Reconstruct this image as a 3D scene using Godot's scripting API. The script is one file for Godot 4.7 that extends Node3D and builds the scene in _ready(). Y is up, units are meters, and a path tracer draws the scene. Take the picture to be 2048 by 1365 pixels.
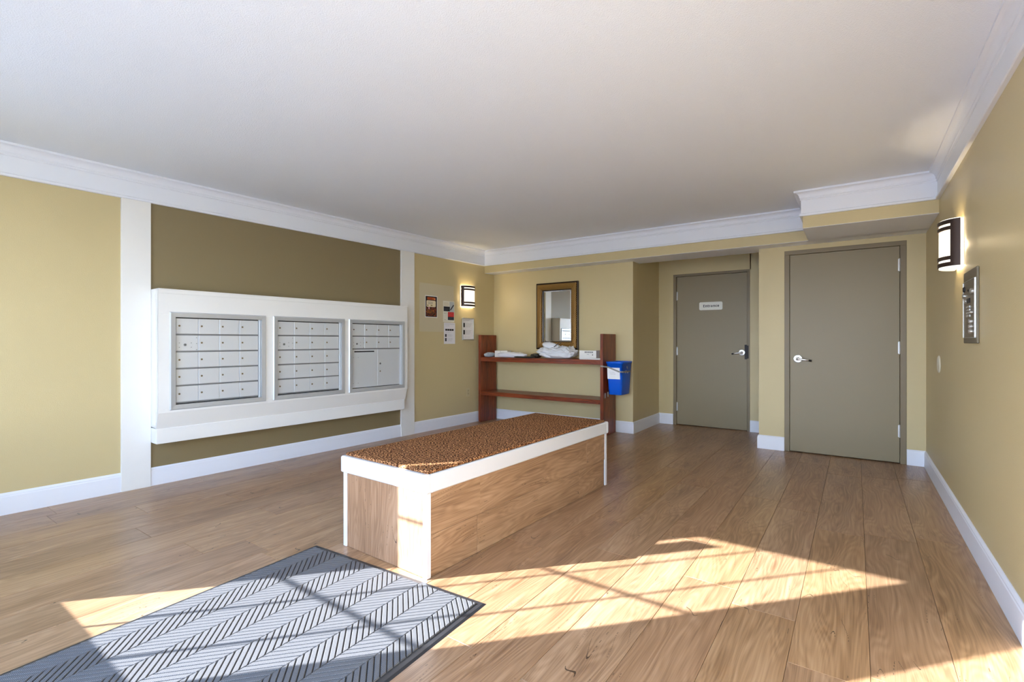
extends Node3D
# World: camera above the origin, +x to the right along the back wall, -z into the room (d = -z), metres.

const CREAM := Color8(204, 187, 141)
const LTILT := -0.036            # the left wall is not quite square to the back wall
var M := {}
var rng := RandomNumberGenerator.new()
var taken := {}

func _ready() -> void:
	rng.seed = 7
	# ---------- camera, sky, sun, exposure ----------
	var cam := Camera3D.new()
	cam.name = "camera"
	cam.fov = 69.82
	cam.near = 0.02
	cam.position = Vector3(0, 1.148, 0)
	cam.rotation.y = 0.6123
	add_child(cam)
	cam.current = true
	var env := Environment.new()
	env.background_mode = Environment.BG_SKY
	var sky := Sky.new()
	var sm := ProceduralSkyMaterial.new()
	sm.sky_top_color = Color(0.5, 0.64, 0.84)
	sm.sky_horizon_color = Color(0.9, 0.945, 1.0)
	sm.ground_bottom_color = Color(0.6, 0.6, 0.6)
	sm.ground_horizon_color = Color(0.7, 0.7, 0.7)
	sky.sky_material = sm
	env.sky = sky
	env.background_energy_multiplier = 5.6
	env.tonemap_mode = Environment.TONE_MAPPER_LINEAR
	env.tonemap_exposure = 3.4
	env.sdfgi_enabled = true
	env.ssao_enabled = true
	env.ssil_enabled = true
	var we := WorldEnvironment.new()
	we.name = "world_environment"
	we.environment = env
	add_child(we)
	var sun := DirectionalLight3D.new()
	sun.name = "sun"
	sun.basis = Basis.looking_at(Vector3(0.6665, -0.459, -0.7455).normalized(), Vector3.UP)
	sun.light_color = Color(0.93, 0.96, 1.0)
	sun.light_energy = 3.45
	sun.light_angular_distance = 0.4
	sun.shadow_enabled = true
	sun.sky_mode = DirectionalLight3D.SKY_MODE_LIGHT_ONLY
	add_child(sun)
	materials()
	shell()
	floor_planks()
	trims()
	doors()
	front_windows()
	mailboxes()
	left_wall_things()
	right_wall_things()
	mirror()
	shelf_unit()
	parcels()
	bin()
	bench()
	floor_mat()

# ---------- naming ----------
func numbered(n: String) -> String:
	if not taken.has(n):
		taken[n] = 0
		return n
	taken[n] += 1
	return "%s_%03d" % [n, taken[n]]

func tag(o: Node, label: String, category := "", group := "", kind := "") -> void:
	if label: o.set_meta("label", label)
	if category: o.set_meta("category", category)
	if group: o.set_meta("group", group)
	if kind: o.set_meta("kind", kind)

func thing(called: String, at: Vector3, turn := 0.0) -> Node3D:
	var o := Node3D.new()
	o.name = numbered(called)
	o.position = at
	o.rotation.y = turn
	add_child(o)
	return o

func obj(called: String, st: SurfaceTool, m: Material, parent: Node = null) -> MeshInstance3D:
	var o := MeshInstance3D.new()
	o.mesh = st.commit()
	o.material_override = m
	if parent == null:
		o.name = numbered(called)
		add_child(o)
	else:
		var n := called
		var k := 0
		while parent.has_node(NodePath(n)):
			k += 1
			n = "%s_%03d" % [called, k]
		o.name = n
		parent.add_child(o)
	return o

func begin() -> SurfaceTool:
	var st := SurfaceTool.new()
	st.begin(Mesh.PRIMITIVE_TRIANGLES)
	return st

# frames: "wl" = point on the left wall, s along it (into the room), y up, n off the wall
func wl(s: float, y := 0.0, n := 0.0) -> Vector3:
	return Vector3(-4.6232, 0, 0) + Vector3(0.99935, 0, 0.03598) * n + Vector3(0.03598, 0, -0.99935) * s + Vector3(0, y, 0)

# ---------- geometry helpers ----------
func face(st: SurfaceTool, pts: Array, out: Vector3, g := 1, uvo := Vector2.ZERO) -> void:
	var nn: Vector3 = (pts[1] - pts[0]).cross(pts[2] - pts[0])
	var p := pts.duplicate()
	if nn.dot(out) > 0: p.reverse()
	var n: Vector3 = nn.normalized() * (1.0 if nn.dot(out) > 0 else -1.0)
	var ab := n.abs()
	var dom := 0 if ab.x >= ab.y and ab.x >= ab.z else (1 if ab.y >= ab.z else 2)
	var va := g
	if dom == g: va = (g + 1) % 3
	var ua := 3 - dom - va
	for i in range(1, p.size() - 1):
		for k in [0, i, i + 1]:
			st.set_normal(n)
			st.set_uv(Vector2(p[k][ua], p[k][va]) + uvo)
			st.add_vertex(p[k])

func bx(st: SurfaceTool, a: Vector3, b: Vector3, bev := 0.0, g := 1, uvo := Vector2.ZERO) -> void:
	var lo := Vector3(minf(a.x, b.x), minf(a.y, b.y), minf(a.z, b.z))
	var hi := Vector3(maxf(a.x, b.x), maxf(a.y, b.y), maxf(a.z, b.z))
	var c := (lo + hi) / 2.0
	var h := (hi - lo) / 2.0
	bev = minf(bev, minf(h.x, minf(h.y, h.z)) * 0.95)
	var i := h - Vector3.ONE * bev
	for ax in 3:
		var u := (ax + 1) % 3
		var v := (ax + 2) % 3
		for s in [-1.0, 1.0]:
			var pts := []
			for q in [[-1, -1], [1, -1], [1, 1], [-1, 1]]:
				var p := Vector3.ZERO
				p[ax] = s * h[ax]
				p[u] = q[0] * i[u]
				p[v] = q[1] * i[v]
				pts.append(c + p)
			var o := Vector3.ZERO
			o[ax] = s
			face(st, pts, o, g, uvo)
	if bev <= 0.0: return
	for ax in 3:                       # edges along ax
		var u := (ax + 1) % 3
		var v := (ax + 2) % 3
		for su in [-1.0, 1.0]:
			for sv in [-1.0, 1.0]:
				var pts := []
				for q in [[-1, 0], [1, 0], [1, 1], [-1, 1]]:
					var p := Vector3.ZERO
					p[ax] = q[0] * i[ax]
					p[u] = su * (h[u] if q[1] == 0 else i[u])
					p[v] = sv * (i[v] if q[1] == 0 else h[v])
					pts.append(c + p)
				var o := Vector3.ZERO
				o[u] = su
				o[v] = sv
				face(st, pts, o, g, uvo)
	for sx in [-1.0, 1.0]:
		for sy in [-1.0, 1.0]:
			for sz in [-1.0, 1.0]:
				var sg := Vector3(sx, sy, sz)
				face(st, [c + sg * Vector3(h.x, i.y, i.z), c + sg * Vector3(i.x, h.y, i.z), c + sg * Vector3(i.x, i.y, h.z)], sg, g, uvo)

# extrude a closed profile of (n, y) along local -z from s0 to s1; k0, k1 mitre the ends by the depth n
func ext(st: SurfaceTool, prof: PackedVector2Array, s0: float, s1: float, k0 := 0.0, k1 := 0.0, g := 2) -> void:
	var cen := Vector2.ZERO
	var area := 0.0
	for i in prof.size():
		var q: Vector2 = prof[(i + 1) % prof.size()]
		area += prof[i].cross(q)
	var sgn := 1.0 if area > 0 else -1.0
	for i in prof.size():
		var p: Vector2 = prof[i]
		var q: Vector2 = prof[(i + 1) % prof.size()]
		var e := q - p
		var out := Vector3(e.y * sgn, -e.x * sgn, 0)
		face(st, [Vector3(p.x, p.y, -(s0 + k0 * p.x)), Vector3(q.x, q.y, -(s0 + k0 * q.x)), Vector3(q.x, q.y, -(s1 + k1 * q.x)), Vector3(p.x, p.y, -(s1 + k1 * p.x))], out, g)
	var tri := Geometry2D.triangulate_polygon(prof)
	for t in range(0, tri.size(), 3):
		for e in [[s0, k0, 1.0], [s1, k1, -1.0]]:
			var pts := []
			for j in 3:
				var p: Vector2 = prof[tri[t + j]]
				pts.append(Vector3(p.x, p.y, -(e[0] + e[1] * p.x)))
			face(st, pts, Vector3(0, 0, e[2]), 1)

# turned shape: profile of (radius, height) along axis from origin
func lathe(st: SurfaceTool, prof: Array, at: Vector3, axis: Vector3, seg := 20, cap := true) -> void:
	var w := axis.normalized()
	var u := w.cross(Vector3.UP if absf(w.y) < 0.9 else Vector3.RIGHT).normalized()
	var v := w.cross(u)
	for i in prof.size() - 1:
		var a: Vector2 = prof[i]
		var b: Vector2 = prof[i + 1]
		var t := b - a
		if t.length() < 1e-7: continue
		var nr := Vector2(t.y, -t.x).normalized()
		for k in seg:
			var f0 := TAU * k / seg
			var f1 := TAU * (k + 1) / seg
			var d0 := u * cos(f0) + v * sin(f0)
			var d1 := u * cos(f1) + v * sin(f1)
			var P := [at + d0 * a.x + w * a.y, at + d1 * a.x + w * a.y, at + d1 * b.x + w * b.y, at + d0 * b.x + w * b.y]
			var N := [d0 * nr.x + w * nr.y, d1 * nr.x + w * nr.y, d1 * nr.x + w * nr.y, d0 * nr.x + w * nr.y]
			var order := [0, 1, 2, 0, 2, 3]
			var cr: Vector3 = (P[1] - P[0]).cross(P[2] - P[0])
			if cr.length() < 1e-12: cr = (P[2] - P[0]).cross(P[3] - P[0])
			if cr.dot(N[0]) > 0: order = [0, 2, 1, 0, 3, 2]
			for j in order:
				st.set_normal(N[j])
				st.set_uv(Vector2(float(k) / seg, float(i)))
				st.add_vertex(P[j])

# loft through rings of equal size; smooth; normals generated by the caller
func loft(st: SurfaceTool, rings: Array, closed := true, flip := false) -> void:
	st.set_smooth_group(0)
	for r in rings.size() - 1:
		var A: PackedVector3Array = rings[r]
		var B: PackedVector3Array = rings[r + 1]
		var n := A.size()
		for k in (n if closed else n - 1):
			var k1 := (k + 1) % n
			var q := [A[k], A[k1], B[k1], B[k]]
			var uv := [Vector2(float(k) / n, float(r) / rings.size()), Vector2(float(k + 1) / n, float(r) / rings.size()), Vector2(float(k + 1) / n, float(r + 1) / rings.size()), Vector2(float(k) / n, float(r + 1) / rings.size())]
			for j in ([0, 2, 1, 0, 3, 2] if flip else [0, 1, 2, 0, 2, 3]):
				st.set_uv(uv[j])
				st.add_vertex(q[j])

func rrect(w: float, d: float, r: float, y: float, c := Vector3.ZERO, per := 5) -> PackedVector3Array:
	var out := PackedVector3Array()
	var cs := [[1, 1, 0.0], [-1, 1, PI / 2], [-1, -1, PI], [1, -1, 1.5 * PI]]
	for q in cs:
		for i in per:
			var f: float = q[2] + PI / 2 * i / (per - 1)
			out.append(c + Vector3(q[0] * (w / 2 - r) + r * cos(f), y, q[1] * (d / 2 - r) + r * sin(f)))
	return out

func tube(st: SurfaceTool, pts: Array, r: float, seg := 8) -> void:
	for i in pts.size() - 1:
		var a: Vector3 = pts[i]
		var b: Vector3 = pts[i + 1]
		lathe(st, [Vector2(0, 0), Vector2(r, 0), Vector2(r, (b - a).length()), Vector2(0, (b - a).length())], a, b - a, seg)

# ---------- materials ----------
func flat(c: Color, rough := 0.6, metal := 0.0, spec := 0.5) -> StandardMaterial3D:
	var m := StandardMaterial3D.new()
	m.albedo_color = c
	m.roughness = rough
	m.metallic = metal
	m.metallic_specular = spec
	return m

func noise(f: float, s: int, oct := 3, type := FastNoiseLite.TYPE_SIMPLEX_SMOOTH) -> FastNoiseLite:
	var n := FastNoiseLite.new()
	n.noise_type = type
	n.seed = s
	n.frequency = f
	n.fractal_octaves = oct
	return n

func bump_tex(f: float, s: int, oct := 3, side := 256) -> NoiseTexture2D:
	var t := NoiseTexture2D.new()
	t.width = side
	t.height = side
	t.seamless = true
	t.noise = noise(f, s, oct)
	return t

func paint(c: Color, rough: float, relief := 0.06, scale := 6.0, spec := 0.5) -> StandardMaterial3D:
	var m := flat(c, rough, 0.0, spec)
	m.uv1_triplanar = true
	m.uv1_world_triplanar = true
	m.uv1_scale = Vector3.ONE * scale
	m.heightmap_enabled = true
	m.heightmap_texture = M.peel
	m.heightmap_scale = relief
	return m

func picture(w: int, h: int, fn: Callable) -> ImageTexture:
	var data := PackedByteArray()
	data.resize(w * h * 3)
	var i := 0
	for y in h:
		for x in w:
			var c: Color = fn.call(x, y)
			data[i] = int(clampf(c.r, 0, 1) * 255)
			data[i + 1] = int(clampf(c.g, 0, 1) * 255)
			data[i + 2] = int(clampf(c.b, 0, 1) * 255)
			i += 3
	return ImageTexture.create_from_image(Image.create_from_data(w, h, false, Image.FORMAT_RGB8, data))

func wood_tex(w: int, h: int, sx: float, sy: float, dark: Color, mid: Color, light: Color, sd: int, ring: float, crack: float) -> ImageTexture:
	# sx, sy: metres covered; grain runs along the picture's height
	var big := noise(1.0, sd, 2)
	var fine := noise(1.0, sd + 1, 2)
	var fibre := noise(1.0, sd + 2, 1)
	var ck := noise(1.0, sd + 3, 1)
	return picture(w, h, func(x: int, y: int) -> Color:
		var u := sx * x / w
		var v := sy * y / h
		var warp := big.get_noise_2d(u * 5.0, v * 0.9)
		var rings := sin((u * ring + warp * 5.0) * TAU)
		var f := fine.get_noise_2d(u * 42.0 + warp * 3.0, v * 1.3)
		var fb := fibre.get_noise_2d(u * 210.0 + warp * 6.0, v * 3.2)
		var t := 0.5 + 0.13 * rings * (0.6 + 0.6 * f) + 0.22 * f + 0.16 * fb + 0.2 * warp
		var c := dark.lerp(mid, clampf(t * 2.0, 0, 1)) if t < 0.5 else mid.lerp(light, clampf(t * 2.0 - 1.0, 0, 1))
		var k := ck.get_noise_2d(u * 16.0 + warp * 0.8, v * 1.8)
		if crack > 0.0 and absf(k) < 0.014 and big.get_noise_2d(u * 4.0 + 9.0, v * 2.4) > 0.3:
			c = c.lerp(dark * 0.45, crack)
		return c)

func materials() -> void:
	M.peel = bump_tex(0.09, 3, 3)
	M.wall = paint(CREAM, 0.42, 0.05)
	M.white = flat(Color8(238, 237, 232), 0.42)
	M.white2 = flat(Color8(237, 240, 246), 0.4)
	M.enamel = flat(Color8(222, 223, 225), 0.4)
	M.ceiling = paint(Color8(238, 242, 248), 0.9, 0.12, 5.0, 0.2)
	M.brown = paint(Color8(136, 121, 88), 0.5, 0.05)
	M.door = flat(Color8(138, 124, 93), 0.42)
	M.frame = flat(Color8(126, 111, 82), 0.42)
	M.patch = paint(Color8(206, 194, 162), 0.6, 0.05)
	M.dark = flat(Color8(24, 22, 20), 0.8)
	M.concrete = flat(Color8(140, 140, 140), 0.9)
	M.chrome = flat(Color8(215, 215, 212), 0.28, 0.9)
	M.satin = flat(Color8(190, 190, 188), 0.38, 0.8)
	M.blackmetal = flat(Color8(38, 36, 38), 0.5, 0.4)
	M.alu = flat(Color8(224, 228, 230), 0.42, 0.35)
	M.alu2 = flat(Color8(206, 210, 212), 0.38, 0.5)
	M.aludark = flat(Color8(140, 143, 145), 0.45, 0.5)
	M.brass = flat(Color8(150, 138, 110), 0.35, 0.85)
	M.glass = flat(Color(1, 1, 1, 0.03), 0.02)
	M.glass.transparency = BaseMaterial3D.TRANSPARENCY_ALPHA
	M.bronze = flat(Color8(58, 42, 34), 0.45, 0.5)
	M.lamp = flat(Color8(245, 243, 238), 0.35)
	M.lamp.emission_enabled = true
	M.lamp.emission = Color(1.0, 0.96, 0.88)
	M.lamp.emission_energy_multiplier = 0.3
	M.paper = flat(Color8(232, 230, 226), 0.8)
	M.rubber = flat(Color8(44, 44, 46), 0.42)
	M.blue = flat(Color8(4, 92, 214), 0.38)
	M.strap = flat(Color8(140, 138, 132), 0.6)
	M.poly = flat(Color8(226, 228, 232), 0.4)
	M.polygrey = flat(Color8(178, 190, 202), 0.4)
	M.polydark = flat(Color8(34, 38, 34), 0.4)
	M.card = flat(Color8(236, 233, 226), 0.8)
	M.mirror = flat(Color8(232, 234, 232), 0.01, 1.0)
	# floor boards: one picture of grain, four tones
	var oak := wood_tex(512, 2048, 0.98, 3.04, Color8(116, 85, 59), Color8(167, 131, 98), Color8(195, 161, 128), 11, 9.0, 0.75)
	M.oak = []
	for t in [Color(1, 1, 1), Color(0.94, 0.93, 0.92), Color(1.05, 1.04, 1.02), Color(0.97, 0.95, 0.93), Color(1.02, 0.99, 0.95)]:
		var m := flat(Color.WHITE, 0.31, 0.0, 0.52)
		m.albedo_color = Color(minf(t.r, 1), minf(t.g, 1), minf(t.b, 1))
		m.albedo_texture = oak
		m.uv1_scale = Vector3(1 / 0.98, 1 / 3.04, 1)
		M.oak.append(m)
	M.sub = flat(Color8(60, 42, 28), 0.9)
	var pale := flat(Color(1, 1, 1), 0.45)
	pale.albedo_texture = oak
	pale.uv1_scale = Vector3(1 / 0.98, 1 / 3.04, 1)
	pale.detail_enabled = false
	M.pale = pale
	M.endoak = pale.duplicate()
	M.endoak.albedo_color = Color(0.95, 0.93, 0.93)
	var pine := wood_tex(384, 1024, 0.5, 1.9, Color8(46, 16, 6), Color8(124, 50, 20), Color8(170, 84, 38), 31, 14.0, 0.7)
	M.pine = flat(Color.WHITE, 0.34)
	M.pine.albedo_texture = pine
	M.pine.uv1_scale = Vector3(2.0, 1 / 1.9, 1)
	# speckled brown carpet
	var r2 := RandomNumberGenerator.new()
	r2.seed = 5
	var sp := noise(0.1, 9, 2)
	var base := noise(0.008, 10, 2)
	var coir := picture(512, 512, func(x: int, y: int) -> Color:
		var t := 0.42 + 1.9 * sp.get_noise_2d(x, y) + r2.randf_range(-0.2, 0.2) + 0.12 * base.get_noise_2d(x, y)
		return Color8(72, 42, 26).lerp(Color8(206, 148, 98), clampf(t, 0, 1)))
	M.coir = flat(Color.WHITE, 0.95, 0.0, 0.2)
	M.coir.albedo_texture = coir
	M.coir.uv1_scale = Vector3(1.4, 1.4, 1)
	M.coir.heightmap_enabled = true
	M.coir.heightmap_texture = coir
	M.coir.heightmap_scale = 0.5
	# entrance mat pile
	var pile := picture(256, 256, func(x: int, y: int) -> Color:
		var t := 0.5 + 0.35 * sin(y * TAU / 8.0 + 0.8 * sin(x * TAU / 16.0)) + r2.randf_range(-0.35, 0.35)
		return Color8(82, 80, 80).lerp(Color8(128, 126, 125), clampf(t, 0, 1)))
	M.pile = flat(Color.WHITE, 1.0, 0.0, 0.1)
	M.pile.albedo_texture = pile
	M.pile.uv1_scale = Vector3(8, 8, 1)
	M.pilebase = flat(Color8(78, 76, 76), 1.0, 0.0, 0.1)
	# embossed bronze lattice of the mirror frame
	var lat := func(x: int, y: int) -> float:
		var a := absf(fposmod((x + y) / 32.0, 1.0) - 0.5) * 2.0
		var b := absf(fposmod((x - y) / 32.0, 1.0) - 0.5) * 2.0
		return maxf(smoothstep(0.62, 0.95, a), smoothstep(0.62, 0.95, b))
	M.lattice = flat(Color.WHITE, 0.36, 0.75)
	M.lattice.albedo_texture = picture(128, 128, func(x: int, y: int) -> Color:
		return Color8(92, 64, 34).lerp(Color8(236, 190, 110), lat.call(x, y)))
	M.lattice.heightmap_enabled = true
	M.lattice.heightmap_texture = picture(128, 128, func(x: int, y: int) -> Color:
		return Color.WHITE * lat.call(x, y))
	M.lattice.heightmap_scale = 0.3
	M.lattice.uv1_scale = Vector3(10, 10, 1)
	M.framedark = flat(Color8(48, 36, 24), 0.4, 0.6)

# ---------- room ----------
func struct(called: String, st: SurfaceTool, m: Material, label: String, cat: String) -> MeshInstance3D:
	var o := obj(called, st, m)
	tag(o, label, cat, "", "structure")
	return o

func shell() -> void:
	var st := begin()
	bx(st, Vector3(-5.2, -0.14, 0.68), Vector3(1.1, -0.0085, -7.3))
	struct("floor", st, M.sub, "wood-look plank floor running from the mat to the doors", "floor")
	st = begin()
	bx(st, Vector3(-5.2, 2.453, 0.68), Vector3(1.1, 2.6, -7.3))
	struct("ceiling", st, M.ceiling, "plain white ceiling over the whole lobby", "ceiling")
	# left wall, in its own frame
	st = begin()
	bx(st, Vector3(-0.16, -0.0, 0.7), Vector3(0, 2.453, -6.2))
	var w := struct("wall_left", st, M.wall, "cream wall on the left that carries the mailboxes", "wall")
	w.position = wl(0)
	w.rotation.y = LTILT
	st = begin()
	bx(st, Vector3(0, 0.1, -1.5), Vector3(0.004, 2.3, -4.06))
	var pn := obj("painted_panel", st, M.brown, w)
	tag(pn, "olive brown painted field behind the mailboxes")
	st = begin()
	bx(st, Vector3(0, 1.268, -4.345), Vector3(0.0012, 1.885, -4.96), 0.0005)
	tag(obj("faded_patch", st, M.patch, w), "paler rectangle where a board once hung")
	# right wall
	st = begin()
	bx(st, Vector3(0.527, 0, 0.68), Vector3(0.69, 2.453, -7.0))
	struct("wall_right", st, M.wall, "cream wall on the right with the intercom", "wall")
	# back wall with a niche for the right-hand door
	st = begin()
	bx(st, Vector3(-4.8, 0, -5.815), Vector3(-2.254, 2.453, -6.0))
	bx(st, Vector3(-0.847, 0, -5.815), Vector3(-0.607, 2.453, -6.93))
	bx(st, Vector3(0.389, 0, -5.815), Vector3(0.56, 2.453, -5.97))
	bx(st, Vector3(-0.607, 2.084, -5.815), Vector3(0.389, 2.453, -5.97))
	bx(st, Vector3(-0.62, 0, -5.96), Vector3(0.56, 2.453, -6.1))
	struct("wall_back", st, M.wall, "cream back wall behind the shelf and around the right-hand door", "wall")
	# recess of the entrance door
	st = begin()
	bx(st, Vector3(-2.42, 0, -5.99), Vector3(-2.254, 2.453, -6.94))
	struct("wall_recess_left", st, M.wall, "cream side wall of the door recess beside the blue bin", "wall")
	st = begin()
	bx(st, Vector3(-2.42, 0, -6.79), Vector3(-2.053, 2.453, -6.94))
	bx(st, Vector3(-1.092, 0, -6.79), Vector3(-0.7, 2.453, -6.94))
	bx(st, Vector3(-2.06, 2.058, -6.79), Vector3(-1.08, 2.453, -6.94))
	bx(st, Vector3(-2.42, 0, -6.93), Vector3(-0.7, 2.453, -7.05))
	struct("wall_recess_back", st, M.wall, "cream wall around the door marked Entrance", "wall")
	# dropped beams
	st = begin()
	bx(st, Vector3(-4.75, 2.136, -5.601), Vector3(0.55, 2.46, -6.03))
	var b := struct("wall_beam", st, M.wall, "long cream dropped beam along the back wall", "beam")
	st = begin()
	bx(st, Vector3(-4.75, 2.133, -5.601), Vector3(0.55, 2.1362, -6.03))
	tag(obj("underside", st, M.white2, b), "white painted underside")
	st = begin()
	bx(st, Vector3(-0.378, 2.136, -4.963), Vector3(0.55, 2.46, -5.62))
	b = struct("wall_beam_deep", st, M.wall, "deeper cream dropped beam in front of the right-hand door", "beam")
	st = begin()
	bx(st, Vector3(-0.378, 2.133, -4.963), Vector3(0.55, 2.1362, -5.62))
	tag(obj("underside", st, M.white2, b), "white painted underside")
	# front wall behind the camera, with its openings
	st = begin()
	var z0 := 0.44
	var z1 := 0.6
	for q in [[-4.9, -3.97, 0, 2.453], [-3.97, -2.83, 0, 0.61], [-3.97, -2.83, 2.24, 2.453], [-2.83, -2.38, 0, 2.453], [-2.38, -1.36, 2.1, 2.453], [-1.36, -1.2, 0, 2.453], [-1.2, 0.47, 0, 0.25], [-1.2, 0.47, 2.3, 2.453], [0.47, 0.6, 0, 2.453]]:
		bx(st, Vector3(q[0], q[2], z0), Vector3(q[1], q[3], z1))
	struct("wall_front", st, M.wall, "cream front wall with the glazed street door", "wall")
	st = begin()
	bx(st, Vector3(-25, -0.5, 0.6), Vector3(22, -0.1, 30))
	struct("ground", st, M.concrete, "pale concrete pavement outside the front windows", "ground")

func floor_planks() -> void:
	var fl := get_node("floor")
	var W := 0.2435
	var L := 1.52
	var known := {0: 0.92, 2: 1.272, 4: 1.127, 6: 1.202}   # end joints seen in the photograph
	for k in range(-2, 22):
		var x0 := -4.584 + W * k
		var d: float = known[k] if known.has(k) else rng.randf_range(0.0, L)
		while d > -0.62: d -= L
		while d < 7.0:
			var a := maxf(d, -0.66)
			var b := minf(d + L, 7.1)
			if b - a > 0.05 and x0 < 0.6 and not (x0 + W < -2.4 and a > 6.2) :
				var st := begin()
				var uvo := Vector2(-x0 + W * rng.randi_range(0, 3), d + L * rng.randi_range(0, 1))
				var g := 0.0006
				bx(st, Vector3(x0 + g, -0.0085, -a - g), Vector3(minf(x0 + W - g, 0.66), 0, -b + g), 0.0012, 2, uvo)
				obj("plank", st, M.oak[rng.randi_range(0, 4)], fl)
			d += L

func crown(called: String, label: String, at: Vector3, turn: float, s0: float, s1: float, k0: float, k1: float) -> void:
	var pr := PackedVector2Array([Vector2(-0.01, 2.237), Vector2(0.018, 2.237), Vector2(0.023, 2.241), Vector2(0.023, 2.254), Vector2(0.018, 2.259), Vector2(0.012, 2.261),
		Vector2(0.012, 2.374), Vector2(0.018, 2.376), Vector2(0.021, 2.382), Vector2(0.018, 2.388), Vector2(0.02, 2.392)])
	for i in range(0, 7):
		var f := PI / 2 * i / 6.0
		pr.append(Vector2(0.058 - 0.034 * cos(f), 2.394 + 0.042 * sin(f)))
	pr.append_array(PackedVector2Array([Vector2(0.064, 2.438), Vector2(0.064, 2.456), Vector2(-0.01, 2.456)]))
	var st := begin()
	ext(st, pr, s0, s1, k0, k1)
	var o := struct(called, st, M.white2, label, "crown molding")
	o.position = at
	o.rotation.y = turn

func base(called: String, label: String, at: Vector3, turn: float, s0: float, s1: float, k0 := 0.0, k1 := 0.0) -> void:
	var pr := PackedVector2Array([Vector2(-0.006, 0.0005), Vector2(0.015, 0.0005), Vector2(0.015, 0.118), Vector2(0.0125, 0.124), Vector2(0.0125, 0.132), Vector2(0.007, 0.141), Vector2(0.004, 0.1445), Vector2(-0.006, 0.1445)])
	var st := begin()
	ext(st, pr, s0, s1, k0, k1)
	var o := struct(called, st, M.white2, label, "baseboard")
	o.position = at
	o.rotation.y = turn

func trims() -> void:
	var q := PI / 2
	crown("trim_1", "white crown molding along the top of the mailbox wall", wl(0), LTILT, -0.44, 5.62, 1, -1)
	crown("trim_2", "white crown molding along the long beam at the back", Vector3(0, 0, -5.601), -q, -4.44, -0.378, 1, -1)
	crown("trim_3", "short white crown molding return on the side of the deep beam", Vector3(-0.378, 0, 0), PI, -5.601, -4.963, 1, 1)
	crown("trim_4", "white crown molding on the front of the deep beam", Vector3(0, 0, -4.963), -q, -0.378, 0.527, -1, -1)
	crown("trim_5", "white crown molding along the top of the right wall", Vector3(0.527, 0, 0), PI, -4.963, 0.44, 1, -1)
	crown("trim_6", "white crown molding above the front windows", Vector3(0, 0, 0.44), q, -0.527, 4.63, 1, -1)
	var n := 0
	for p in [[1.333, 1.5215, "wide white upright board left of the mailboxes"], [4.038, 4.247, "narrow-looking white upright board right of the mailboxes"]]:
		var st := begin()
		bx(st, Vector3(0, 0, -p[0]), Vector3(0.022, 2.238, -p[1]), 0.0015)
		var o := struct("trim_%d" % (7 + n), st, M.white, p[2], "trim board")
		o.position = wl(0)
		o.rotation.y = LTILT
		n += 1
	base("baseboard_left", "white baseboard left of the wide upright board", wl(0), LTILT, -0.44, 1.333)
	base("baseboard_left_001", "white baseboard under the mailboxes between the upright boards", wl(0), LTILT, 1.5215, 4.038)
	base("baseboard_left_002", "white baseboard below the posters and outlet", wl(0), LTILT, 4.247, 5.81, 0, -1)
	base("baseboard_back", "white baseboard on the wall behind the shelf unit", Vector3(0, 0, -5.815), -q, -4.42, -2.254, 1, 1)
	base("baseboard_recess", "white baseboard on the side of the door recess", Vector3(-2.254, 0, 0), 0, 5.815, 6.79, -1, -1)
	base("baseboard_recess_001", "small white baseboard left of the entrance door", Vector3(0, 0, -6.79), -q, -2.254, -2.053, 1, 0)
	base("baseboard_recess_002", "small white baseboard right of the entrance door", Vector3(0, 0, -6.79), -q, -1.09, -0.847, 0, -1)
	base("baseboard_recess_003", "white baseboard on the hidden side of the pier", Vector3(-0.847, 0, 0), PI, -6.79, -5.815, 1, 1)
	base("baseboard_back_001", "white baseboard on the pier between the two doors", Vector3(0, 0, -5.815), -q, -0.847, -0.607, -1, 0)
	base("baseboard_back_002", "small white baseboard right of the right-hand door", Vector3(0, 0, -5.815), -q, 0.389, 0.527, 0, -1)
	base("baseboard_right", "long white baseboard along the right wall", Vector3(0.527, 0, 0), PI, -5.815, 0.44, 1, -1)

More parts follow.
